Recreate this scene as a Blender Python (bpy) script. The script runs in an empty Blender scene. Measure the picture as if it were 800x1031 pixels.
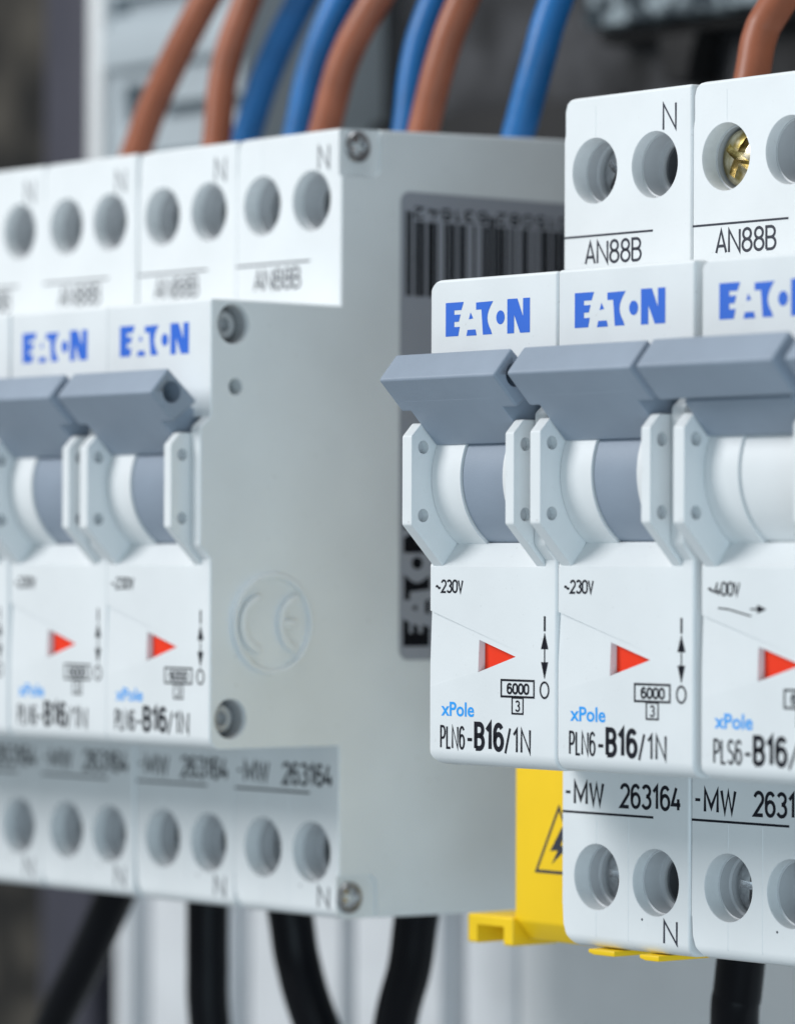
import bpy, bmesh, math, random
from mathutils import Vector, Matrix
from mathutils.geometry import tessellate_polygon
random.seed(5)
S = 0.1                                   # millimetres -> scene units (1 unit = 1 cm)
SC = bpy.context.scene
COL = SC.collection
SC.unit_settings.scale_length = 0.01

# ------------------------------------------------------------------ camera
cam = bpy.data.cameras.new('camera'); camo = bpy.data.objects.new('camera', cam); COL.objects.link(camo)
SC.camera = camo
cam.sensor_fit = 'HORIZONTAL'; cam.sensor_width = 36.0
cam.lens = 4140.5 / 800 * 36.0
cam.clip_start = 0.5; cam.clip_end = 5000
RX = Vector((0.63881462, 0.76935189, 0.00367998)); UP = Vector((0.00768295, -0.01116215, 0.99990819))
FW = Vector((-0.76932233, 0.6387277, 0.01304144))
m = Matrix((RX, UP, -FW)).transposed().to_4x4()
m.translation = Vector((289.6255, -260.723, -44.2377)) * S
camo.matrix_world = m
cam.dof.use_dof = True
cam.dof.focus_distance = 373 * S
cam.dof.aperture_fstop = cam.lens * 1e-3 / (2 * 2.75 * S)     # 5.5 mm wide aperture
# ------------------------------------------------------------------ world, lamps, exposure
W = bpy.data.worlds.new('World'); SC.world = W; W.use_nodes = True
W.node_tree.nodes['Background'].inputs[0].default_value = (0.86, 0.95, 1.0, 1)
W.node_tree.nodes['Background'].inputs[1].default_value = 0.33
def area(name, loc, target, size, power, col):
    l = bpy.data.lights.new(name, 'AREA'); l.shape = 'RECTANGLE'; l.size = size[0] * S; l.size_y = size[1] * S
    l.energy = power; l.color = col
    o = bpy.data.objects.new(name, l); COL.objects.link(o)
    o.location = Vector(loc) * S
    o.rotation_euler = (Vector(target) - Vector(loc)).to_track_quat('-Z', 'Y').to_euler()
area('key_light', (-310, -560, 330), (-10, 0, -40), (300, 300), 45000, (0.985, 0.99, 1.0))  # soft key lamp from the upper front left, source out of view
area('ceiling_lamp', (20, -70, 620), (-20, 0, -40), (300, 300), 15000, (0.96, 0.98, 1.0))
area('fill_lamp', (460, -330, -170), (-40, 20, -60), (420, 360), 12500, (0.67, 0.87, 1.0))  # fill lamp added to brighten side faces, lower terminals and back panel
SC.view_settings.view_transform = 'Standard'; SC.view_settings.look = 'None'
SC.view_settings.exposure = 0.0; SC.view_settings.gamma = 1.0
SC.cycles.use_denoising = True
SC.cycles.max_bounces = 8

# ------------------------------------------------------------------ materials
def nm(name):
    mt = bpy.data.materials.new(name); mt.use_nodes = True
    nt = mt.node_tree; return mt, nt, nt.nodes['Principled BSDF']
def plastic(name, col, rough=0.42, var=0.035, bump=0.04, scale=9.0, spec=0.4, specks=0.0, grain=38.0, warp=0.12):
    mt, nt, b = nm(name); N, L = nt.nodes, nt.links
    tc = N.new('ShaderNodeTexCoord')
    n1 = N.new('ShaderNodeTexNoise'); n1.inputs['Scale'].default_value = scale * 0.12; n1.inputs['Detail'].default_value = 5
    L.new(tc.outputs['Object'], n1.inputs['Vector'])
    cr = N.new('ShaderNodeValToRGB')
    cr.color_ramp.elements[0].position = 0.3; cr.color_ramp.elements[1].position = 0.7
    cr.color_ramp.elements[0].color = (*[c * (1 - var) for c in col], 1)
    cr.color_ramp.elements[1].color = (*[min(1, c * (1 + var)) for c in col], 1)
    L.new(n1.outputs['Fac'], cr.inputs['Fac'])
    out = cr.outputs['Color']
    if specks > 0:                                    # fine dust specks lying on the plastic
        n3 = N.new('ShaderNodeTexNoise'); n3.inputs['Scale'].default_value = 17; n3.inputs['Detail'].default_value = 3
        L.new(tc.outputs['Object'], n3.inputs['Vector'])
        r3 = N.new('ShaderNodeValToRGB'); r3.color_ramp.elements[0].position = 0.68; r3.color_ramp.elements[1].position = 0.80
        L.new(n3.outputs['Fac'], r3.inputs['Fac'])
        mx = N.new('ShaderNodeMix'); mx.data_type = 'RGBA'
        L.new(r3.outputs['Color'], mx.inputs[0])
        mu = N.new('ShaderNodeMath'); mu.operation = 'MULTIPLY'; mu.inputs[1].default_value = specks
        L.new(r3.outputs['Color'], mu.inputs[0]); L.new(mu.outputs[0], mx.inputs[0])
        L.new(out, mx.inputs[6]); mx.inputs[7].default_value = (0.30, 0.29, 0.27, 1)
        out = mx.outputs[2]
    L.new(out, b.inputs['Base Color'])
    n2 = N.new('ShaderNodeTexNoise'); n2.inputs['Scale'].default_value = grain; n2.inputs['Detail'].default_value = 4
    L.new(tc.outputs['Object'], n2.inputs['Vector'])
    bp = N.new('ShaderNodeBump'); bp.inputs['Strength'].default_value = bump; bp.inputs['Distance'].default_value = 0.01
    L.new(n2.outputs['Fac'], bp.inputs['Height'])
    n4 = N.new('ShaderNodeTexNoise'); n4.inputs['Scale'].default_value = 0.9; n4.inputs['Detail'].default_value = 2
    L.new(tc.outputs['Object'], n4.inputs['Vector'])
    b2 = N.new('ShaderNodeBump'); b2.inputs['Strength'].default_value = warp; b2.inputs['Distance'].default_value = 0.06
    L.new(n4.outputs['Fac'], b2.inputs['Height']); L.new(b2.outputs['Normal'], bp.inputs['Normal'])
    L.new(bp.outputs['Normal'], b.inputs['Normal'])
    mr = N.new('ShaderNodeMapRange'); mr.inputs['To Min'].default_value = rough - 0.06; mr.inputs['To Max'].default_value = rough + 0.08
    L.new(n1.outputs['Fac'], mr.inputs['Value']); L.new(mr.outputs['Result'], b.inputs['Roughness'])
    b.inputs['Specular IOR Level'].default_value = spec
    return mt
def metal(name, col, rough=0.25, low=None, scale=14):
    mt, nt, b = nm(name); N, L = nt.nodes, nt.links
    b.inputs['Metallic'].default_value = 1.0
    tc = N.new('ShaderNodeTexCoord'); n = N.new('ShaderNodeTexNoise'); n.inputs['Scale'].default_value = scale
    L.new(tc.outputs['Object'], n.inputs['Vector'])
    cr = N.new('ShaderNodeValToRGB')
    cr.color_ramp.elements[0].color = (*(low or [c * 0.72 for c in col]), 1); cr.color_ramp.elements[1].color = (*col, 1)
    cr.color_ramp.elements[0].position = 0.38; cr.color_ramp.elements[1].position = 0.62
    L.new(n.outputs['Fac'], cr.inputs['Fac']); L.new(cr.outputs['Color'], b.inputs['Base Color'])
    b.inputs['Roughness'].default_value = rough
    return mt
def rough_mat(name, c0, c1, scale, rough=0.8, bump=0.6, p0=0.35, p1=0.65, dist=0.1):
    mt, nt, b = nm(name); N, L = nt.nodes, nt.links
    tc = N.new('ShaderNodeTexCoord'); n = N.new('ShaderNodeTexNoise'); n.inputs['Scale'].default_value = scale; n.inputs['Detail'].default_value = 8
    L.new(tc.outputs['Object'], n.inputs['Vector'])
    cr = N.new('ShaderNodeValToRGB'); cr.color_ramp.elements[0].position = p0; cr.color_ramp.elements[1].position = p1
    cr.color_ramp.elements[0].color = (*c0, 1); cr.color_ramp.elements[1].color = (*c1, 1)
    L.new(n.outputs['Fac'], cr.inputs['Fac']); L.new(cr.outputs['Color'], b.inputs['Base Color'])
    bp = N.new('ShaderNodeBump'); bp.inputs['Strength'].default_value = bump; bp.inputs['Distance'].default_value = dist
    L.new(n.outputs['Fac'], bp.inputs['Height']); L.new(bp.outputs['Normal'], b.inputs['Normal'])
    b.inputs['Roughness'].default_value = rough
    return mt
M = dict(
    white=plastic('white_plastic', (0.725, 0.755, 0.768), 0.43, specks=0.35, bump=0.09, warp=0.25),
    trim=plastic('trim_plastic', (0.74, 0.765, 0.775), 0.40),
    lever=plastic('lever_plastic', (0.262, 0.312, 0.382), 0.42, var=0.08, bump=0.22, grain=60),
    socket=plastic('socket_plastic', (0.50, 0.52, 0.54), 0.40),
    red=plastic('red_plastic', (0.86, 0.036, 0.004), 0.38),
    yellow=plastic('yellow_plastic', (0.90, 0.59, 0.010), 0.45),
    blue_print=plastic('blue_print', (0.022, 0.135, 0.62), 0.5, var=0.03),
    sky_print=plastic('sky_print', (0.020, 0.33, 0.84), 0.5, var=0.03),
    ink=plastic('ink', (0.012, 0.013, 0.020), 0.6, var=0.1, spec=0.15),
    side_ink=plastic('side_ink', (0.006, 0.0065, 0.009), 0.6, var=0.1, spec=0.08),
    ink_soft=plastic('ink_soft', (0.028, 0.032, 0.048), 0.6, var=0.1),
    label=plastic('label_film', (0.30, 0.315, 0.355), 0.38, var=0.02),
    brown=plastic('brown_insulation', (0.29, 0.092, 0.045), 0.42, var=0.16, bump=0.2, scale=16, grain=22),
    blue=plastic('blue_insulation', (0.010, 0.132, 0.37), 0.40, var=0.14, bump=0.2, scale=16, grain=22),
    black=plastic('black_insulation', (0.0035, 0.004, 0.006), 0.36, var=0.1, bump=0.08, spec=0.14),
    steel=metal('steel', (0.66, 0.66, 0.67), 0.26),
    dull=metal('dull_steel', (0.42, 0.42, 0.43), 0.35),
    cage=plastic('dark_clamp', (0.10, 0.108, 0.118), 0.4),
    brass=metal('brass', (0.72, 0.66, 0.50), 0.26, (0.30, 0.235, 0.08), 7.0),
    cup=plastic('shade_cup', (0.40, 0.41, 0.42), 0.45),
    zinc=plastic('zinc_grey', (0.42, 0.43, 0.44), 0.35),
    rail=metal('zinc_rail', (0.60, 0.61, 0.62), 0.4),
    panel=plastic('panel_paint', (0.64, 0.665, 0.69), 0.5, var=0.05),
    panel_lightened=plastic('panel_lightened', (0.82, 0.84, 0.855), 0.5, var=0.03),  # panel paint made lighter in place of light missing on the right panel
    device=plastic('device_plastic', (0.40, 0.455, 0.49), 0.5, var=0.05),
    plate=plastic('plate_paint', (0.040, 0.041, 0.045), 0.6, var=0.75, scale=9),
    upright=plastic('upright_paint', (0.050, 0.050, 0.068), 0.5, var=0.08),
    dark=plastic('clip_and_shade_black', (0.012, 0.012, 0.013), 0.7),  # near black of the clip and of the painted shade strips
    wall=rough_mat('rough_wall', (0.006, 0.0055, 0.005), (0.085, 0.076, 0.062), 0.75, p0=0.40, p1=0.66),
    granite=rough_mat('speckled_stone', (0.020, 0.032, 0.042), (0.42, 0.50, 0.54), 3.6, rough=0.5, p0=0.46, p1=0.66, bump=0.3),
)

# ------------------------------------------------------------------ mesh helpers (all sizes in mm)
def link(name, me, mat=None, parent=None):
    o = bpy.data.objects.new(name, me); COL.objects.link(o)
    if mat: 
        me.materials.clear(); me.materials.append(mat)
    if parent: o.parent = parent
    return o
def shade(me, ang=36):
    for p in me.polygons: p.use_smooth = True
    me.set_sharp_from_angle(angle=math.radians(ang))
def mesh_from(bm, smooth=36):
    bmesh.ops.recalc_face_normals(bm, faces=bm.faces)
    me = bpy.data.meshes.new('mesh'); bm.to_mesh(me); bm.free()
    if smooth: shade(me, smooth)
    return me
def evaluated(o):
    dg = bpy.context.evaluated_depsgraph_get()
    me = bpy.data.meshes.new_from_object(o.evaluated_get(dg))
    bpy.data.objects.remove(o)
    return me
def carve(bm, cutters, op='DIFFERENCE', smooth=36):
    """one mesh with every cutter (a bmesh) taken away, hard edges kept, flats kept flat"""
    bmesh.ops.recalc_face_normals(bm, faces=bm.faces)
    me = bpy.data.meshes.new('m'); bm.to_mesh(me); bm.free()
    o = bpy.data.objects.new('tmp', me); COL.objects.link(o)
    tmp = []
    for c in cutters:
        bmesh.ops.recalc_face_normals(c, faces=c.faces)
        cm = bpy.data.meshes.new('c'); c.to_mesh(cm); c.free()
        co = bpy.data.objects.new('tmpc', cm); COL.objects.link(co); tmp.append(co)
        md = o.modifiers.new('b', 'BOOLEAN'); md.operation = op; md.solver = 'EXACT'; md.object = co
    res = evaluated(o)
    for c in tmp: bpy.data.objects.remove(c)
    return harden(res, smooth)
def harden(me, smooth=36):
    shade(me, smooth)
    o = bpy.data.objects.new('tmp', me); COL.objects.link(o)
    md = o.modifiers.new('w', 'WEIGHTED_NORMAL'); md.keep_sharp = True; md.weight = 80
    r = evaluated(o); r.materials.clear(); return r
def prism(poly, a, b, axis='x'):
    """polygon extruded along an axis; x: poly is (y,z), y: poly is (x,z), z: poly is (x,y)"""
    bm = bmesh.new()
    f = {'x': lambda p, t: (t, p[0], p[1]), 'y': lambda p, t: (p[0], t, p[1]), 'z': lambda p, t: (p[0], p[1], t)}[axis]
    va = [bm.verts.new(Vector(f(p, a)) * S) for p in poly]
    vb = [bm.verts.new(Vector(f(p, b)) * S) for p in poly]
    bm.faces.new(va); bm.faces.new(vb[::-1])
    n = len(poly)
    for i in range(n):
        bm.faces.new((va[i], vb[i], vb[(i + 1) % n], va[(i + 1) % n]))
    bmesh.ops.recalc_face_normals(bm, faces=bm.faces)
    return bm
def box(x0, x1, y0, y1, z0, z1):
    return prism([(x0, y0), (x1, y0), (x1, y1), (x0, y1)], z0, z1, 'z')
def bevel(bm, w, seg=3, ang=30, pick=None):
    es = []
    for e in bm.edges:
        if len(e.link_faces) == 2 and e.is_convex and e.calc_face_angle() > math.radians(ang):
            if pick is None or pick(e): es.append(e)
    bmesh.ops.bevel(bm, geom=es, offset=w * S, offset_type='OFFSET', segments=seg, profile=0.5, affect='EDGES', clamp_overlap=True)
    return bm
def lathe_y(prof, x, z, seg=48, cap=False):
    """surface of revolution about the y direction; prof = [(r, y)]"""
    bm = bmesh.new(); rings = []
    for r, y in prof:
        if r < 1e-6: rings.append([bm.verts.new(Vector((x, y, z)) * S)])
        else: rings.append([bm.verts.new(Vector((x + r * math.cos(2 * math.pi * k / seg), y, z + r * math.sin(2 * math.pi * k / seg))) * S) for k in range(seg)])
    for a, b in zip(rings, rings[1:]):
        for k in range(seg):
            k2 = (k + 1) % seg
            if len(a) == 1: bm.faces.new((a[0], b[k2], b[k]))
            elif len(b) == 1: bm.faces.new((a[k], a[k2], b[0]))
            else: bm.faces.new((a[k], a[k2], b[k2], b[k]))
    bmesh.ops.recalc_face_normals(bm, faces=bm.faces)
    return bm
def lathe_x(prof, y, z, seg=48):
    bm = lathe_y([(r, t) for r, t in prof], 0, 0, seg)
    for v in bm.verts:
        a = v.co.copy(); v.co = Vector((a.y, y * S + a.x, z * S + a.z))
    bmesh.ops.recalc_face_normals(bm, faces=bm.faces)
    return bm
def cyl_y(x, z, r, y0, y1, seg=48): return lathe_y([(0, y0), (r, y0), (r, y1), (0, y1)], x, z, seg)
def cyl_x(y, z, r, x0, x1, seg=48): return lathe_x([(0, x0), (r, x0), (r, x1), (0, x1)], y, z, seg)
def merge(*bms):
    out = bmesh.new()
    for b in bms:
        me = bpy.data.meshes.new('t'); b.to_mesh(me); b.free(); out.from_mesh(me); bpy.data.meshes.remove(me)
    return out
def rounded(x0, x1, z0, z1, r, n=6):
    pts = []
    for cx, cz, a0 in ((x1 - r, z1 - r, 0), (x0 + r, z1 - r, 90), (x0 + r, z0 + r, 180), (x1 - r, z0 + r, 270)):
        for k in range(n + 1):
            a = math.radians(a0 + 90 * k / n); pts.append((cx + r * math.cos(a), cz + r * math.sin(a)))
    return pts
def tube(pts, r, seg=20, sub=10):
    P = [Vector(p) for p in pts]
    P = [2 * P[0] - P[1]] + P + [2 * P[-1] - P[-2]]
    path = []
    for i in range(1, len(P) - 2):
        for k in range(sub):
            t = k / sub
            a, b, c, d = P[i - 1], P[i], P[i + 1], P[i + 2]
            path.append(0.5 * ((2 * b) + (c - a) * t + (2 * a - 5 * b + 4 * c - d) * t * t + (3 * b - a - 3 * c + d) * t ** 3))
    path.append(P[-2])
    bm = bmesh.new(); rings = []
    nrm = Vector((1, 0, 0))
    for i, p in enumerate(path):
        t = (path[min(i + 1, len(path) - 1)] - path[max(i - 1, 0)]).normalized()
        nrm = (nrm - t * nrm.dot(t)).normalized(); bi = t.cross(nrm)
        rings.append([bm.verts.new((p + r * (math.cos(2 * math.pi * k / seg) * nrm + math.sin(2 * math.pi * k / seg) * bi)) * S) for k in range(seg)])
    for a, b in zip(rings, rings[1:]):
        for k in range(seg): bm.faces.new((a[k], a[(k + 1) % seg], b[(k + 1) % seg], b[k]))
    bm.faces.new(rings[0][::-1]); bm.faces.new(rings[-1])
    return bm
def flat(polys, y):
    """thin printed shapes on the plane facing the viewer; polys of (x,z)"""
    bm = bmesh.new()
    for p in polys: tess(bm, p, lambda a, b: Vector((a, y, b)) * S)
    return bm
def tess(bm, p, f):
    vs = [bm.verts.new(f(a, b)) for a, b in p]
    if len(vs) < 5: bm.faces.new(vs); return
    for t in tessellate_polygon([[Vector((a, b, 0)) for a, b in p]]):
        try: bm.faces.new([vs[i] for i in t])
        except ValueError: pass
def line(x0, z0, x1, z1, w):
    d = Vector((x1 - x0, z1 - z0)).normalized() * (w / 2); n = (-d.y, d.x)
    return [(x0 + n[0], z0 + n[1]), (x0 - n[0], z0 - n[1]), (x1 - n[0], z1 - n[1]), (x1 + n[0], z1 + n[1])]
def ring(cx, cz, rx, rz, w, n=28):
    out = []
    for k in range(n):
        a, b = 2 * math.pi * k / n, 2 * math.pi * (k + 1) / n
        out.append([(cx + rx * math.cos(a), cz + rz * math.sin(a)), (cx + rx * math.cos(b), cz + rz * math.sin(b)),
                    (cx + (rx - w) * math.cos(b), cz + (rz - w) * math.sin(b)), (cx + (rx - w) * math.cos(a), cz + (rz - w) * math.sin(a))])
    return out
def frame(x0, x1, z0, z1, w):
    return [[(x0, z0), (x1, z0), (x1, z0 + w), (x0, z0 + w)], [(x0, z1 - w), (x1, z1 - w), (x1, z1), (x0, z1)],
            [(x0, z0 + w), (x0 + w, z0 + w), (x0 + w, z1 - w), (x0, z1 - w)], [(x1 - w, z0 + w), (x1, z0 + w), (x1, z1 - w), (x1 - w, z1 - w)]]
def glyphs(s, x0, x1, z0, z1, y, bold=0.0):
    """lettering fitted into a box on the plane at depth y; returns a bmesh"""
    c = bpy.data.curves.new('t', 'FONT'); c.body = s; c.size = 1.0; c.offset = bold; c.resolution_u = 4
    o = bpy.data.objects.new('t', c); COL.objects.link(o)
    me = evaluated(o); bpy.data.curves.remove(c)
    bm = bmesh.new(); bm.from_mesh(me); bpy.data.meshes.remove(me)
    xs = [v.co.x for v in bm.verts]; ys = [v.co.y for v in bm.verts]
    a, b, c0, d = min(xs), max(xs), min(ys), max(ys)
    for v in bm.verts:
        v.co = Vector((x0 + (v.co.x - a) / (b - a) * (x1 - x0), y, z0 + (v.co.y - c0) / (d - c0) * (z1 - z0))) * S
    return bm
def _a(cx, cy, rx, ry, a0, a1, n=14):
    return [(cx + rx * math.cos(math.radians(a0 + (a1 - a0) * k / n)), cy + ry * math.sin(math.radians(a0 + (a1 - a0) * k / n))) for k in range(n + 1)]
GLYPH = {                       # engraver's lettering: width, strokes in a unit box
    '0': (.5, [_a(.5, .7, .5, .3, 0, 180) + _a(.5, .3, .5, .3, 180, 360) + [(1, .7)]]),
    '1': (.30, [[(0, .76), (.75, 1), (.75, 0)]]),
    '2': (.5, [_a(.5, .72, .5, .28, 165, -32) + [(0, 0), (1, 0)]]),
    '3': (.5, [_a(.47, .765, .47, .235, 155, -90), _a(.47, .265, .53, .265, 90, -155)]),
    '4': (.52, [[(.74, 0), (.74, .5)], [(.5, 1), (0, .24), (1, .24)]]),
    '5': (.5, [[(.9, 1), (.1, 1), (.04, .55)] + _a(.47, .31, .53, .31, 130, -155)]),
    '6': (.5, [_a(.5, .31, .5, .31, 180, 540, 24), [(0, .31)] + _a(.5, .66, .5, .34, 180, 35)]),
    '8': (.5, [_a(.5, .765, .43, .235, -90, 270, 22), _a(.5, .265, .5, .265, 90, 450, 22)]),
    'A': (.56, [[(0, 0), (.5, 1), (1, 0)], [(.17, .3), (.83, .3)]]),
    'B': (.5, [[(0, 0), (0, 1)] + _a(.5, .765, .43, .235, 90, -90) + [(0, .53)], [(.5, .53)] + _a(.5, .265, .5, .265, 90, -90) + [(0, 0)]]),
    'N': (.60, [[(0, 0), (0, 1), (1, 0), (1, 1)]]),
    'M': (.72, [[(0, 0), (0, 1), (.5, .2), (1, 1), (1, 0)]]),
    'W': (.78, [[(0, 1), (.25, 0), (.5, .95), (.75, 0), (1, 1)]]),
    'P': (.46, [[(0, 0), (0, 1)] + _a(.5, .73, .5, .27, 90, -90) + [(0, .46)]]),
    'L': (.40, [[(0, 1), (0, 0), (1, 0)]]),
    'S': (.48, [_a(.5, .755, .48, .245, 25, 270) + _a(.5, .255, .5, .255, 90, -155)]),
    'V': (.50, [[(0, 1), (.5, 0), (1, 1)]]),
    '/': (.34, [[(0, -.08), (1, 1.04)]]),
    '~': (.52, [[(k / 12, .42 + .10 * math.sin(2 * math.pi * k / 12)) for k in range(13)]]),
    '-': (.30, [[(0, .45), (1, .45)]]),
}
def strokes(s, x0, x1, z0, z1, y, w, gap=.16, f=None):
    """lettering drawn with one even stroke, fitted into a box"""
    h = z1 - z0; tot = sum(GLYPH[c][0] for c in s) + gap * (len(s) - 1); kx = (x1 - x0 - w) / tot; x = x0 + w / 2
    if f is None: f = lambda a, b: Vector((a, y, b)) * S
    bm = bmesh.new()
    for c in s:
        gw, pl = GLYPH[c]
        for p in pl:
            q = [Vector((x + a * gw * kx, z0 + w / 2 + b * (h - w))) for a, b in p]
            q = [q[0]] + [b for a, b in zip(q, q[1:]) if (b - a).length > 1e-4]
            closed = (q[0] - q[-1]).length < 1e-3
            if closed: q = q[:-1]
            n = len(q); L = []; R = []
            for i in range(n):
                d0 = (q[i] - q[i - 1]).normalized() if (i > 0 or closed) else None
                d1 = (q[(i + 1) % n] - q[i]).normalized() if (i < n - 1 or closed) else None
                d0 = d0 or d1; d1 = d1 or d0
                t = d0 + d1; t = t.normalized() if t.length > 0.05 else d0
                nn = Vector((-t.y, t.x)); k = max(0.42, abs(nn.dot(Vector((-d0.y, d0.x)))))
                o = nn * (w / 2 / k)
                L.append(bm.verts.new(f(*(q[i] + o)))); R.append(bm.verts.new(f(*(q[i] - o))))
            for i in range(n if closed else n - 1):
                j = (i + 1) % n; bm.faces.new((L[i], R[i], R[j], L[j]))
        x += (gw + gap) * kx
    return bm
def wordmark():
    """the maker's word in five heavy letters, in a box 0..421 wide, 0..170 down (photo units)"""
    E = [(0, 0), (92, 0), (80, 40), (44, 40), (44, 62), (76, 62), (67, 98), (44, 98), (44, 124), (72, 124), (64, 170), (0, 170)]
    A1 = [(127, 55), (140, 86), (118, 90)]
    A2 = [(112, 142), (152, 142), (158, 172), (106, 172)]
    T = [(155, 8), (241, 6)] + [(241 - 29 * math.sin(math.pi * k / 8), 6 + 165 * k / 8) for k in range(1, 8)] + [(236, 171), (190, 171), (182, 44), (155, 44)]
    O = [(278 + 21 * math.cos(2 * math.pi * k / 20), 90 + 35 * math.sin(2 * math.pi * k / 20)) for k in range(20)]
    N_ = [(312, 2), (362, 2), (390, 92), (390, 2), (424, 2), (424, 173), (376, 173), (346, 82), (346, 173), (312, 173)]
    return [E, A1, A2, T, O, N_]
def tag(o, label=None, cat=None, group=None, kind=None):
    for k, v in (('label', label), ('category', cat), ('group', group), ('kind', kind)):
        if v: o[k] = v
    return o
def empty(name, loc, label, cat, group=None):
    o = bpy.data.objects.new(name, None); COL.objects.link(o); o.location = Vector(loc) * S
    o.empty_display_size = 0.5
    return tag(o, label, cat, group)
def dup(o, parent=None):
    c = o.copy(); COL.objects.link(c); c.parent = parent
    for ch in list(o.children): dup(ch, c)
    return c
def part(name, bm, mat, parent, smooth=36):
    return link(name, mesh_from(bm, smooth), mat, parent)

# ------------------------------------------------------------------ the structure behind
def slab(name, x0, x1, y0, y1, z0, z1, mat, w=0.6):
    o = link(name, mesh_from(bevel(box(x0, x1, y0, y1, z0, z1), w, 2)), mat); return o
wall = link('wall', mesh_from(box(-700, 400, 150, 160, -300, 400)), M['wall']); tag(wall, kind='structure')
floor_z = -300
p1 = link('back_panel', carve(bevel(box(-176, -91.8, 75, 83, -230, -48), 0.6, 2), [box(-172.5, -167.5, 70, 80, -231, -47), box(-150, -145, 70, 80, -231, -47), box(-126, -123, 70, 80, -231, -47), box(-106, -101, 70, 80, -231, -47)]), M['panel'])  # channels carved to stand in for the cables' shadows
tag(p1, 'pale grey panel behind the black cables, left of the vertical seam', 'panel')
p2 = slab('back_panel', -91.2, 150, 75, 81, -230, -48, M['panel_lightened'])
tag(p2, 'pale grey panel below the yellow cover, right of the vertical seam', 'panel')
up = slab('metal_upright', -216, -202.5, 90, 104, -230, 240, M['upright'], 1.0)
tag(up, 'blurred purple grey upright post behind the left row of breakers', 'post')
pl = slab('mounting_plate', -190, 160, 100, 103, -40, 240, M['plate'])
tag(pl, 'dark grey mounting plate behind the blue and brown wires', 'plate')
lg = slab('stone_ledge', -99, 60, 92, 99.95, 24.2, 62, M['granite'], 1.2)
tag(lg, 'speckled blue grey ledge at the top right behind the wires', 'ledge')
ls = link('shade_strip', mesh_from(bevel(box(-99, 60, 95, 99.95, 22.7, 24.15), 0.5, 2)), M['dark'])  # black strip painted as the shadow below the ledge
tag(ls, 'black strip standing in for the shadow under the speckled ledge', 'shade strip')
ls2 = link('shade_strip', mesh_from(bevel(box(-150, -98, 97.5, 99.95, -30, 16.6), 0.8, 2)), M['dark'])  # black sheet added where only shade lies on the plate
tag(ls2, 'black strip added as shade low on the dark plate, behind the grey side', 'shade strip')
cl = empty('hanging_clip', (-88, 94.8, 22.7), 'small black clip hanging below the speckled ledge', 'clip')
part('clip_body', bevel(prism([(0, 0), (7.5, 0), (6.2, -3.2), (5.6, -6.2), (1.6, -6.2), (0.8, -3.0)], 0, 5, 'y'), 0.4), M['dark'], cl)
# pale device with slots, top left
dv = empty('pale_device', (-182, 75, 4), 'pale grey device with dark slots behind the brown wires', 'device')
dm = carve(bevel(box(0, 34, 0, 40, 0, 90), 0.8), [box(4.5, 40, -1, 2.5, 28.2, 31.0), box(8, 40, -1, 3.5, 13.0, 15.2), box(7.5, 12.5, -1, 3.0, 15.0, 18.5), box(14, 40, -1, 4, 5.0, 8.5)])
link('device_case', dm, M['device'], dv)
part('side_rim', bevel(box(0.2, 3.6, -1.2, -0.02, 0, 90), 0.4), M['trim'], dv)
part('ridge', bevel(box(4.2, 33.6, -1.6, -0.02, 20.5, 26.5), 0.5), M['device'], dv)
# rail that carries both rows of breakers
rl = empty('mounting_rail', (-140, 44, -40), 'zinc rail hidden behind both rows of breakers', 'rail')
rp = [(0.02, -13.5), (0.02, -17.5), (1.0, -17.5), (1.0, -12.5), (7.5, -12.5), (7.5, 12.5), (1.0, 12.5), (1.0, 17.5), (0.02, 17.5), (0.02, 11.5), (6.5, 11.5), (6.5, -11.5), (0.02, -11.5)]
part('rail_profile', prism([(0.05, -17.5), (1.05, -17.5), (1.05, -13.5), (7.55, -13.5), (7.55, 13.5), (1.05, 13.5), (1.05, 17.5), (0.05, 17.5), (0.05, 12.5), (6.55, 12.5), (6.55, -12.5), (0.05, -12.5)], 0, 270, 'x'), M['rail'], rl)

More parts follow.
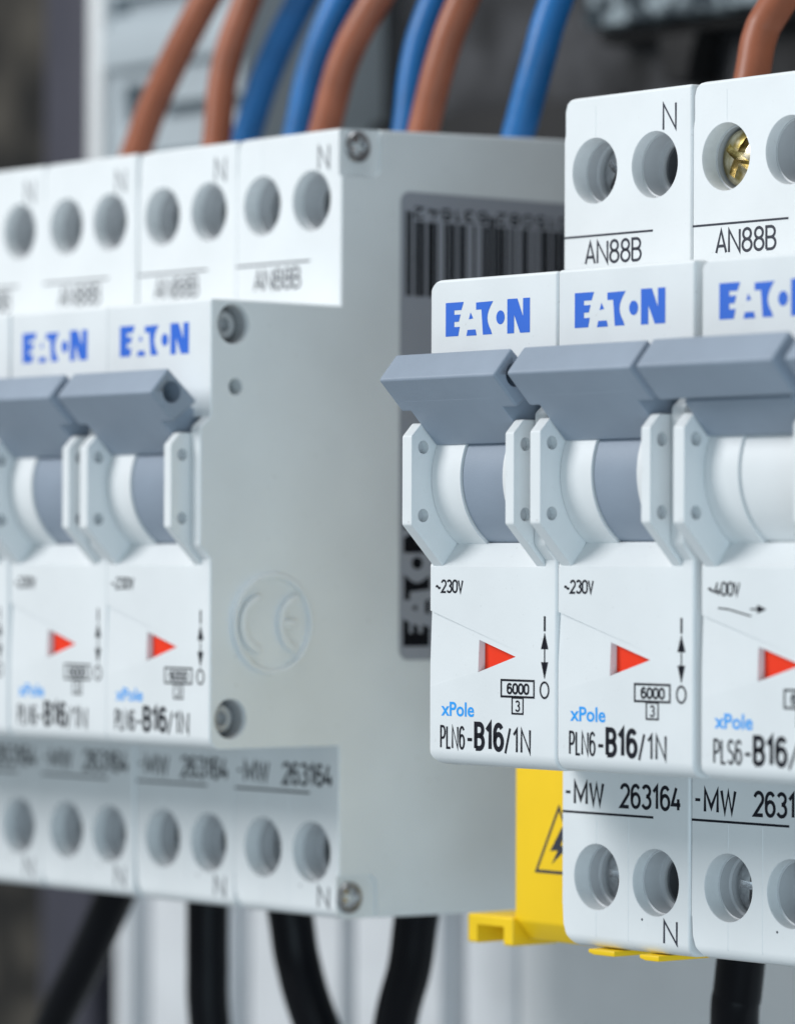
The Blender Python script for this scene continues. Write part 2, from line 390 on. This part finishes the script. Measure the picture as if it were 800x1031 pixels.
# ------------------------------------------------------------------ circuit breakers
FY = -16.45            # front plane of the nose, terminals at y = 0
LEV = [(-20.95, -24.9), (-23.1, -27.35), (-20.25, -30.2), (-17.3, -28.1)]
DC = (-10.6, -36.2)    # axis of the lever drum
def nose_body(width, r_top, r_bot, terminals, bare=False):
    def qarc(cy, cz, r, a0, a1, n=5): return [(cy + r * math.cos(math.radians(a0 + (a1 - a0) * k / n)), cz + r * math.sin(math.radians(a0 + (a1 - a0) * k / n))) for k in range(n + 1)]
    prof = [(0, 0), (0, -17.95), (FY, -17.95), (FY, -29.6), (-17.75, -30.6), (-17.75, -42.3), (FY, -43.7)]
    prof += qarc(FY + 1.4, -61.1, 1.4, 180, 270) + [(0, -62.5)] + qarc(1.2, -78.8, 1.2, 180, 270) + [(44, -80.6), (44, 1.3)]
    bm = prism(prof, 0.02, width - 0.02, 'x')
    bevel(bm, 0.3, 3, ang=34)
    cut = []
    for k in range(int(round(width / 17.5))):
        x = k * 17.5
        cut.append(prism([(-26, -29.6), (-3.2, -29.6), (-3.2, -44.2), (-13.0, -44.2), (-13.9, -42.15), (-14.5, -42.15), (-16.5, -44.4), (-26, -44.4)],
                         x - 0.5 if k == 0 else x + 0.6, x + 16.1, 'x'))
    for (hx, hz) in terminals:
        cut.append(lathe_y([(0, -0.6), (3.3, -0.6), (3.05, 0.22), (3.05, 10), (0, 10)], hx, hz, 64))
    # rounded left corners of the nose, corner reliefs of the terminal block beside the neighbour
    def corner(z, r, up, y0, y1):
        p = [(-1, z + up), (r, z + up)] + [(r - r * math.sin(math.radians(t)), z - up * (r - r * math.cos(math.radians(t)))) for t in range(0, 91, 15)] + [(-1, z - up * r)]
        return prism(p, y0, y1, 'y')
    cut.append(corner(-17.95, r_top, 1, FY - 3, -0.35))
    cut.append(corner(-62.5, r_bot, -1, FY - 3, -0.35))
    cut.append(prism([(-1, 1.8), (1.7, 1.8), (1.7, 0.0), (1.1, -0.12), (0.6, -0.5), (0.36, -1.2), (0.36, -3.4), (0.2, -4.0), (-1, -4.0)], -1, 12, 'y'))
    cut.append(prism([(-1, -83), (2.3, -83), (2.3, -80.3), (1.4, -79.75), (0.75, -79.0), (0.38, -78.0), (0.24, -76.2), (-1, -76.2)], -1, 12, 'y'))
    # wedge shaped relief below the printed voltage, arrow window
    z0 = -48.3
    w = bmesh.new()
    A, B, C = Vector((-0.2, FY + 0.38, z0 + 0.06)), Vector((13.7, FY - 0.01, -52.3)), Vector((-0.2, FY + 0.04, -55.45))
    fr = [Vector((v.x, FY - 1, v.z)) for v in (A, B, C)]
    va = [w.verts.new(v * S) for v in (A, B, C)]; vb = [w.verts.new(v * S) for v in fr]
    w.faces.new(va); w.faces.new(vb[::-1])
    for i in range(3): w.faces.new((va[i], vb[i], vb[(i + 1) % 3], va[(i + 1) % 3]))
    cut.append(w)
    cut.append(prism([(6.92, -50.95), (6.92, -53.9), (12.1, -52.4)], FY - 1, FY + 1.2, 'y'))
    # rivet seats and moulded holes of the right cheek
    if bare:
        for (y, z) in ((-13.7, -20.4), (-13.85, -59.45)):
            cut.append(lathe_x([(0, width + 0.5), (2.15, width + 0.5), (1.95, width - 0.22), (1.85, width - 3.2), (0, width - 3.2)], y, z))
        cut.append(cyl_x(-13.4, -26.6, 0.85, width - 3, width + 0.5, 28))
        cut.append(prism(rounded(-1.0, 5.2, -4.8, 3.0, 1.2), width - 0.45, width + 0.5, 'x'))
        cut.append(prism(rounded(-1.0, 5.0, -83, -75.6, 1.2), width - 0.45, width + 0.5, 'x'))
    return carve(bm, cut, smooth=34)
def cheek(x0, x1):
    poly = [(-19.0, -31.2), (-20.15, -32.4), (-20.15, -40.5), (-16.3, -44.35), (-14.45, -42.1), (-13.9, -42.0), (-13.9, -43.9), (-8, -43.9), (-8, -31.2)]
    return carve(bevel(prism(poly, x0, x1, 'x'), 0.16, 2), [cyl_x(-18.75, -33.4, 0.62, x0 - 1, x1 + 1, 24), cyl_x(-18.75, -39.65, 0.62, x0 - 1, x1 + 1, 24)])
def lever_bar(x0, x1, neck, setback=0.0):
    lev = [(y - 1.5 * setback, z) for y, z in LEV]
    b = carve(bevel(prism(lev, x0, x1, 'x'), 0.28, 3), [cyl_x(-20.5, -27.3, 1.1, x1 - 4, x1 + 1, 28)])
    o = b
    np_ = [(-21.2, -29.27), (-17.33, -33.15), (-12.5, -33.4), (-13.0, -29.75), (-17.4, -28.4), (-19.4, -28.4)] if not setback else [(-20.3, -30.3), (-17.6, -33.1), (-12.5, -33.4), (-13.0, -29.75), (-17.4, -28.4), (-19.4, -28.8)]
    n = bevel(prism(np_, neck[0], neck[1], 'x'), 0.1, 2)
    bm = bmesh.new(); bm.from_mesh(b); me = bpy.data.meshes.new('t'); n.to_mesh(me); n.free(); bm.from_mesh(me)
    return harden(mesh_from(bm))
def socket(hx, hz, step):
    prof = [(3.04, step), (2.88, step + 0.06), (2.88, step + 1.9), (2.80, step + 2.02), (2.38, step + 2.1), (2.32, step + 2.2), (2.32, step + 2.5)] if step < 1.5 else [(3.04, step), (2.9, step + 0.06), (2.9, step + 1.2), (2.7, step + 1.35), (2.66, step + 2.5)]
    return lathe_y(prof, hx, hz, 56)
def cage(hx, hz, step):
    if step > 1.5: return lathe_y([(2.65, step + 2.45), (2.6, 9.5), (0, 9.5)], hx, hz, 40)
    return lathe_y([(2.31, step + 2.45), (2.2, step + 2.6), (2.2, 9.5), (0, 9.5)], hx, hz, 40)
def screw_mesh(r, y, dome=0.35, slot=0.55):
    bm = lathe_y([(0, y - dome), (r * 0.45, y - dome * 0.9), (r * 0.8, y - dome * 0.45), (r * 0.97, y), (r, y + 0.25), (r, y + 2.4), (0, y + 2.4)], 0, 0, 40)
    cut = [box(-r * 0.72, r * 0.72, y - 2, y + 0.75, -slot / 2, slot / 2), box(-slot / 2, slot / 2, y - 2, y + 0.75, -r * 0.72, r * 0.72)]
    for c in cut: bmesh.ops.rotate(c, verts=c.verts, cent=(0, 0, 0), matrix=Matrix.Rotation(math.radians(20), 3, 'Y'))
    return carve(bm, cut, smooth=40)
HOLES = [(4.4, -7.05), (12.6, -7.05), (4.95, -73.35), (13.0, -73.4)]
SCREW = screw_mesh(2.1, 0); FACESCREW = screw_mesh(2.55, 0, 0.5, 0.7); BIGSCREW = screw_mesh(2.68, 0, 0.6, 0.8); RIVET = screw_mesh(1.25, 0, 0.2, 0.45)
def put(name, me, mat, parent, loc, rot=None):
    o = link(name, me, None, parent); o.location = Vector(loc) * S
    if rot: o.rotation_euler = rot
    if not me.materials: me.materials.append(mat)
    elif me.materials[0] != mat:
        o.data = me.copy(); o.data.materials.clear(); o.data.materials.append(mat)
    return o
LOGO = wordmark()
def logo_polys(x0, x1, zt, zb):
    return [[(x0 + px / 424 * (x1 - x0), zt - py / 173 * (zt - zb)) for px, py in p] for p in LOGO]
PY = FY - 0.02
def prints(t, k=0, model='PLN6', poles='/1N', volt='~230V', arrow=False):
    x = k * 17.5
    part('logo', flat(logo_polys(x + 2.25, x + 13.88, -20.12, -23.27), PY), M['blue_print'], t, 0)
    part('voltage_text', strokes(volt, x + 0.9, x + 4.85, -46.75, -45.48, PY, 0.2), M['ink'], t, 0)
    part('type_text', merge(strokes(model, x + 1.66, x + 5.15, -61.02, -58.84, PY, 0.23, 0.24), flat([line(x + 5.5, -60.05, x + 6.15, -60.05, 0.3)], PY),
        strokes('B16', x + 6.42, x + 10.55, -61.04, -58.38, PY, 0.47, 0.24), strokes(poles, x + 10.6, x + 14.2, -61.1, -58.8, PY, 0.27, 0.26)), M['ink'], t, 0)
    part('series_text', glyphs('xPole', x + 1.8, x + 6.4, -58.0, -56.68, PY, 0.02), M['sky_print'], t, 0)
    part('rating_symbol', merge(flat(frame(x + 10.05, x + 14.68, -56.1, -54.42, 0.2), PY), flat(frame(x + 11.55, x + 13.2, -57.6, -56.0, 0.17), PY),
        strokes('6000', x + 10.9, x + 13.95, -55.8, -54.75, PY, 0.22, 0.2), strokes('3', x + 12.05, x + 12.72, -57.35, -56.3, PY, 0.17)), M['ink'], t, 0)
    part('switch_symbol', merge(flat([line(x + 16.0, -48.7, x + 16.0, -50.05, 0.26), line(x + 16.0, -50.3, x + 16.0, -54.2, 0.16),
        [(x + 15.5, -51.65), (x + 16.5, -51.65), (x + 16.0, -50.15)], [(x + 15.52, -52.8), (x + 16.48, -52.8), (x + 16.0, -54.35)]], PY),
        flat(ring(x + 16.0, -55.3, 0.66, 0.8, 0.2), PY)), M['ink'], t, 0)
    if arrow:
        part('contact_symbol', flat([line(x + 2.2, -47.75, x + 3.5, -47.85, 0.14), line(x + 3.5, -47.85, x + 6.2, -48.4, 0.14), line(x + 6.1, -47.8, x + 7.0, -47.8, 0.16),
            [(x + 6.9, -47.42), (x + 8.0, -47.8), (x + 6.9, -48.18)]], PY), M['ink'], t, 0)
def term_prints(t, x=0):
    part('terminal_code', strokes('AN88B', x + 3.05, x + 10.9, -15.9, -13.62, -0.02, 0.27), M['ink_soft'], t, 0)
    part('printed_line', flat([line(x + 0.1, -13.15, x + 12.4, -13.15, 0.2)], -0.02), M['ink_soft'], t, 0)
    part('order_prefix', merge(flat([line(x + 0.65, -65.55, x + 1.3, -65.55, 0.27)], -0.02), strokes('MW', x + 1.75, x + 6.0, -66.75, -64.42, -0.02, 0.34, 0.22)), M['ink'], t, 0)
    part('order_code', strokes('263164', x + 8.15, x + 16.45, -66.75, -64.38, -0.02, 0.34, 0.2), M['ink'], t, 0)
    part('printed_line', flat([line(x + 0.2, -67.4, x + 12.7, -67.4, 0.22)], -0.02), M['ink'], t, 0)
    part('neutral_mark', strokes('N', x + 13.65, x + 15.55, -4.05, -1.42, -0.02, 0.25), M['ink_soft'], t, 0)
    part('neutral_mark', strokes('N', x + 14.05, x + 15.98, -79.0, -76.7, -0.02, 0.25), M['ink_soft'], t, 0)
    part('gate_mark', flat([[(x + 11.2 + 0.12 * math.cos(a * 0.7), -76.9 + 0.12 * math.sin(a * 0.7)) for a in range(9)]], -0.02), M['ink_soft'], t, 0)
    for hx, z0, z1 in ((4.9, -70.2, -67.6), (4.9, -79.0, -76.6), (9.3, -79.0, -67.6), (4.5, -3.8, -0.9)):
        part('mould_seam', bevel(box(x + hx - 0.05, x + hx + 0.05, -0.03, 0.05, z0, z1), 0.02, 1), M['white'], t, 0)
def toggle(t, x, white_drum=False, setback=0.0, bar=(0.55, 16.5)):
    lv = link('lever', lever_bar(x + bar[0], x + bar[1], (x + 1.95, x + 14.65), setback), M['lever'], t)
    part('drum', bevel(cyl_x(DC[0], DC[1], 6.95, x + 6.02, x + 11.62, 72), 0.06, 1, 60), M['trim' if white_drum else 'lever'], lv)
    c1 = bevel(cyl_x(DC[0], DC[1], 7.2, x + 1.92, x + 5.9, 72), 0.12, 2, 60)
    c2 = bevel(cyl_x(DC[0], DC[1], 7.2, x + 11.75, x + 14.7, 72), 0.12, 2, 60)
    part('collar', c1, M['trim'], t); part('collar', c2, M['trim'], t)
    link('cheek_plate', cheek(x + 0.45, x + 1.85), M['white'], t)
    link('cheek_plate', cheek(x + 14.75, x + 15.95), M['white'], t)
    for cx in (x + 0.45, x + 14.75):
        for z in (-33.4, -39.65):
            part('shade_disc', bevel(cyl_x(-18.75, z, 0.6, cx + 0.3, cx + 0.62, 24), 0.08, 1), M['socket'], t)  # grey disc added in each hole to deepen its shade
    part('indicator', prism([(6.95 + x, -50.98), (6.95 + x, -53.85), (12.05 + x, -52.4)], FY + 0.82, FY + 1.18, 'y'), M['red'], t)
def breaker(label, group, loc, r_top=0.5, r_bot=1.5):
    t = empty('circuit_breaker', loc, label, 'circuit breaker', group)
    link('housing', nose_body(17.5, r_top, r_bot, HOLES), M['white'], t)
    toggle(t, 0)
    for i, (hx, hz) in enumerate(HOLES):
        part('terminal_socket', socket(hx, hz, 1.7 if i % 2 == 0 else 1.2), M['socket'], t)
        part('terminal_clamp', cage(hx, hz, 1.7 if i % 2 == 0 else 1.2), M['cage'], t)
        put('terminal_screw', FACESCREW if i % 2 == 0 else SCREW, M['steel'], t, (hx, 3.55 if i % 2 == 0 else 6.2, hz), (0, 0.5 * i + 0.3, 0))
    prints(t); term_prints(t)
    return t
GL, GR = 'breakers of the left row', 'breakers of the right row'
R1 = breaker('sharply focused white breaker at the left end of the right row, above the yellow cover', GR, (0, 0, 0), 1.75, 1.7)
R2 = dup(R1); R2.location = Vector((17.5, 0.1, 0.06)) * S
R2['label'] = 'white breaker with a shiny brass screw in its upper left terminal'
for ch in R2.children:                                   # its upper left screw is driven out almost to the face
    if ch.name.startswith('terminal_screw') and abs(ch.location.x / S - 4.4) < 0.01 and ch.location.z > -3:
        ch.data = BIGSCREW.copy(); ch.data.materials.clear(); ch.data.materials.append(M['brass'])
        ch.location.y = 2.15 * S; ch['label'] = 'shiny brass screw head close to the face'; ch.rotation_euler = (0, 0.25, 0)
L4X = -33.4
names = ['white breaker at the end of the left row, its bare grey side showing',
         'white breaker second from the bare grey side of the blurred left row',
         'white breaker third from the bare grey side of the blurred left row',
         'white breaker cut off by the left edge of the photo, only its terminals showing']
LB = []
for i in range(4):
    c = dup(R1); c.location = Vector((L4X - 17.5 * (i + 1), 0, 0)) * S
    c.location.y += (0.0, 0.12, -0.08, 0.1)[i] * S; c['label'] = names[i]; c['group'] = GL; LB.append(c)
    sq = nose_body(17.5, 0.5, 1.0, HOLES, i == 0) if i < 2 else sqm
    sqm = sq
    for ch in c.children:
        if ch.name.startswith('housing'):
            ch.data = sq
            if not sq.materials: sq.materials.append(M['white'])
# R2 housing has squarer corners where it meets its neighbour
for ch in R2.children:
    if ch.name.startswith('housing'): ch.data = sqm

# the three pole breaker at the right edge
R3 = empty('circuit_breaker', (35.9, 0, 0), 'wide three pole breaker at the right edge, white drum under its lever', 'circuit breaker', GR)
H3 = [(x + 17.5 * k, z) for k in range(3) for (x, z) in HOLES]
link('housing', nose_body(52.5, 1.5, 1.8, H3), M['white'], R3)
for k in range(3):
    toggle(R3, 17.5 * k, True, 0.9, (0.3, 16.5))
    for i, (hx, hz) in enumerate(HOLES):
        part('terminal_socket', socket(hx + 17.5 * k, hz, 1.7), M['socket'], R3)
        put('terminal_screw', SCREW, M['dull'], R3, (hx + 17.5 * k, 5.4, hz), (0, 0.7, 0))
    term_prints(R3, 17.5 * k)
prints(R3, 0, 'PLS6', '/3', '~400V', True)
# what only the bare end of the left row shows: rivets, stamped mark, label with bar code
E4 = LB[0]; WX = 17.5
for (y, z) in ((-13.7, -20.4), (-13.85, -59.45)):
    part('shade_cup', lathe_x([(1.97, WX - 0.55), (1.88, WX - 0.6), (1.84, WX - 2.9), (0, WX - 2.9)], y, z, 40), M['cup'], E4)  # grey liner added to darken the hole walls like shade
    part('side_rivet', lathe_x([(0, WX - 2.3), (0.62, WX - 2.3), (0.7, WX - 1.55), (1.2, WX - 1.5), (1.5, WX - 1.75), (1.55, WX - 2.6), (0, WX - 2.6)], y, z, 32), M['zinc'], E4)
for (y, z) in ((2.3, -1.75), (1.6, -77.9)):
    part('rivet_rim', lathe_x([(1.0, WX - 0.44), (1.05, WX - 0.05), (1.45, WX - 0.02), (1.6, WX - 0.2), (1.6, WX - 0.44)], y, z, 36), M['dull'], E4)
    put('side_rivet', RIVET, M['steel'], E4, (WX - 0.30, y, z), (0, 0, math.radians(90)))
def arc_x(cy, cz, ry, rz, a0, a1, w, n=24):
    out = []
    for k in range(n + 1):
        a = math.radians(a0 + (a1 - a0) * k / n); out.append((cy + ry * math.cos(a), cz + rz * math.sin(a)))
    inn = []
    for k in range(n, -1, -1):
        a = math.radians(a0 + (a1 - a0) * k / n); inn.append((cy + (ry - w) * math.cos(a), cz + (rz - w) * math.sin(a)))
    return out + inn
emb = []
ringb = lathe_x([(4.5, WX - 0.05), (4.6, WX + 0.5), (4.72, WX + 0.6), (5.02, WX + 0.56), (5.12, WX - 0.05)], -8.8, -50.1, 72)
ce = merge(ringb, bevel(prism(arc_x(-10.25, -50.1, 2.75, 2.95, 95, 265, 0.7), WX - 0.05, WX + 0.6, 'x'), 0.08, 2),
           bevel(prism(arc_x(-5.6, -50.1, 2.6, 2.95, 95, 265, 0.7), WX - 0.05, WX + 0.6, 'x'), 0.08, 2),
           bevel(box(WX - 0.05, WX + 0.6, -7.7, -5.9, -50.5, -49.7), 0.08, 2))
part('stamped_mark', ce, M['white'], E4)
lab = part('side_label', prism(rounded(7.7, 42, -53.9, -5.9, 1.2), WX + 0.005, WX + 0.05, 'x'), M['label'], E4, 0)
def side_flat(polys):                                     # (y, z) shapes printed on the side label
    bm = bmesh.new()
    for p in polys: tess(bm, p, lambda a, b: Vector((WX + 0.065, a, b)) * S)
    return bm
Lc = ['0001101', '0011001', '0010011', '0111101', '0100011', '0110001', '0101111', '0111011', '0110111', '0001011']
PAR = ['LLLLLL', 'LLGLGG', 'LLGGLG', 'LLGGGL', 'LGLLGG', 'LGGLLG', 'LGGGLL', 'LGLGLG', 'LGLGGL', 'LGGLGL']
code = '4015082631642'
Rc = [''.join('1' if c == '0' else '0' for c in s) for s in Lc]; Gc = [s[::-1] for s in Rc]
bits = '101' + ''.join((Lc if PAR[int(code[0])][i] == 'L' else Gc)[int(code[i + 1])] for i in range(6)) + '01010' + ''.join(Rc[int(c)] for c in code[7:]) + '101'
bw = 0.245; y_end = 8.45 + 95 * bw                        # printed upside down: the code runs from the back to the front
bars = []
for i, b in enumerate(bits):
    if b == '1':
        top = -8.9 if not (i < 3 or i > 91 or 45 <= i <= 49) else -7.9
        bars.append((y_end - i * bw + 0.06, y_end - (i + 1) * bw - 0.06, top))
mg = []
for a, b, top in bars:                                     # neighbouring bars run together into one wider bar
    if mg and mg[-1][1] < a + 0.02 and mg[-1][2] == top: mg[-1][1] = b
    else: mg.append([a, b, top])
bars = [[(a, -16.6), (b, -16.6), (b, top), (a, top)] for a, b, top in mg]
part('bar_code', side_flat(bars), M['side_ink'], lab, 0)
def side_text(s, y0, y1, z0, z1):                         # rotated half a turn
    return strokes(s, 0, y1 - y0, 0, z1 - z0, 0, 0.25, 0.3, lambda a, b: Vector((WX + 0.065, y1 - a, z1 - b)) * S)
for txt, k in (('631642', 4), ('015082', 50)):
    part('code_digits', side_text(txt, 8.45 + k * bw, 8.45 + (k + 41) * bw, -8.7, -7.35), M['side_ink'], lab, 0)
hl = 13.0
part('label_logo', side_flat([[(8.2 + py / 173 * 3.6, -52.5 + px / 424 * hl) for px, py in p] for p in LOGO]), M['side_ink'], lab, 0)

# ------------------------------------------------------------------ yellow cover in the gap
yc = empty('yellow_cover', (-13.45, 6, -81.4), 'bright yellow plastic cover with a warning triangle, clipped beside the right row', 'cover')
part('front_plate', bevel(prism([(0, 2.4), (0, 37), (3, 37), (3, 0.5), (1.4, 0.5)], 0, 13.4, 'x'), 0.25), M['yellow'], yc)
foot = carve(bevel(box(-6.4, 0.4, -0.6, 5.5, -0.1, 2.75), 0.25), [box(-4.9, -0.9, -2, 3.2, -1, 1.75)])
link('foot', foot, M['yellow'], yc)
tri = [(6.45, 14.1), (2.95, 7.3), (9.95, 7.3)]
def tri_ring(w):
    cx = sum(p[0] for p in tri) / 3; cz = sum(p[1] for p in tri) / 3
    k = 1 - w; inn = [(cx + (a - cx) * k, cz + (b - cz) * k) for a, b in tri]
    return [[tri[i], tri[(i + 1) % 3], inn[(i + 1) % 3], inn[i]] for i in range(3)]
bolt = [(6.9, 11.9), (5.2, 9.5), (6.3, 9.6), (5.4, 8.2), (7.9, 10.1), (6.7, 10.1), (7.6, 11.7)]
part('warning_sign', merge(flat(tri_ring(0.14), -0.02), flat([bolt], -0.02)), M['ink_soft'], yc, 0)
for x, w_ in ((17.6, 3.6), (24.6, 2.6)):
    part('tab', bevel(prism([(x, 1.3), (x, 0.95), (x + 0.8, 0.78), (x + w_, 0.78), (x + w_, 1.3)], -6.3, 5.5, 'y'), 0.1, 2), M['yellow'], yc)

# ------------------------------------------------------------------ wires and cables
def wire(kind, label, group, pts, r, mat, top):
    P = [Vector(p) for p in pts]
    d0 = P[0] - P[1]; d0 = d0 / abs(d0.z)
    base = P[0] + d0 * (abs(P[0].z - (0 if top else -80)) + 3.0)
    d1 = (P[-1] - P[-2]); d1 = d1 / d1.length
    ext = [P[-1] + d1 * 18 + Vector((0, 2, 0)), P[-1] + d1 * 45 + Vector((0, 5, 0)), P[-1] + d1 * 150 + Vector((0, 14, 0))]
    bm = tube([base] + P + ext, r)
    o = link(kind, mesh_from(bm, 60), mat); tag(o, label, 'wire' if top else 'cable', group); return o
BW, UW = 'brown wires entering the breakers from above', 'blue wires entering the breakers from above'
wire('brown_wire', 'leftmost brown wire, crossing in front of the pale slotted device', BW, [(-98.69, 22.0, 4.27), (-95.92, 22.8, 10.25), (-89.1, 24.4, 20.57)], 1.75, M['brown'], 1)
wire('brown_wire', 'brown wire second from the left, next to the darkest blue wire', BW, [(-81.52, 20.6, 3.89), (-81.14, 21.4, 11.92), (-79.03, 23.0, 19.74)], 1.65, M['brown'], 1)
wire('brown_wire', 'middle brown wire of the left row, just right of a blue wire', BW, [(-64.35, 22.7, 4.36), (-62.24, 23.5, 11.26), (-58.72, 25.1, 17.83)], 1.75, M['brown'], 1)
wire('brown_wire', 'brown wire entering the last breaker of the left row, half covering a blue wire', BW, [(-46.65, 22.0, 2.78), (-44.84, 22.8, 9.81), (-43.16, 24.4, 16.15)], 1.7, M['brown'], 1)
wire('brown_wire', 'lone brown wire at the top right, above the right row', BW, [(4.59, 20.5, 3.6), (4.86, 21.3, 7.51), (5.83, 22.9, 10.94)], 1.75, M['brown'], 1)
wire('blue_wire', 'leftmost blue wire, leaning right behind the second brown wire', UW, [(-90.8, 32.0, 5.98), (-88.1, 32.8, 12.89), (-83.66, 34.4, 21.26)], 1.75, M['blue'], 1)
wire('blue_wire', 'blue wire second from the left, touching the middle brown wire in the photo', UW, [(-72.87, 25.8, 5.04), (-71.41, 26.6, 12.02), (-68.81, 28.2, 19.16)], 1.75, M['blue'], 1)
wire('blue_wire', 'blue wire partly hidden behind the fourth brown wire', UW, [(-54.87, 26.5, 4.3), (-54.51, 27.3, 11.07), (-53.25, 28.9, 17.61)], 1.6, M['blue'], 1)
wire('blue_wire', 'rightmost blue wire, standing alone above the grey side of the left row', UW, [(-38.19, 28.0, 1.79), (-35.96, 28.8, 9.48), (-34.93, 30.4, 15.85)], 1.8, M['blue'], 1)
KC = 'black cables leaving the breakers below'
wire('black_cable', 'leftmost black cable, slanting down to the left', KC, [(-99.37, 19.0, -84.19), (-104.85, 19.4, -90.97), (-111.72, 20.0, -98.7)], 2.35, M['black'], 0)
wire('black_cable', 'black cable hanging straight down, second from the left', KC, [(-81.78, 20.0, -83.86), (-82.27, 20.4, -89.3), (-82.64, 21.0, -96.21)], 2.4, M['black'], 0)
wire('black_cable', 'black cable third from the left, bending slightly to the right', KC, [(-64.02, 18.0, -82.99), (-63.27, 18.4, -87.72), (-60.85, 19.0, -94.16)], 2.5, M['black'], 0)
wire('black_cable', 'black cable under the bare grey side, curving down to the left', KC, [(-46.11, 20.7, -82.32), (-47.55, 21.1, -87.21), (-50.56, 21.7, -93.44)], 2.4, M['black'], 0)
wire('black_cable', 'black cable below the right row of breakers', KC, [(4.79, 19.0, -82.73), (3.98, 19.4, -85.51), (2.97, 20.0, -88.61)], 2.4, M['black'], 0)
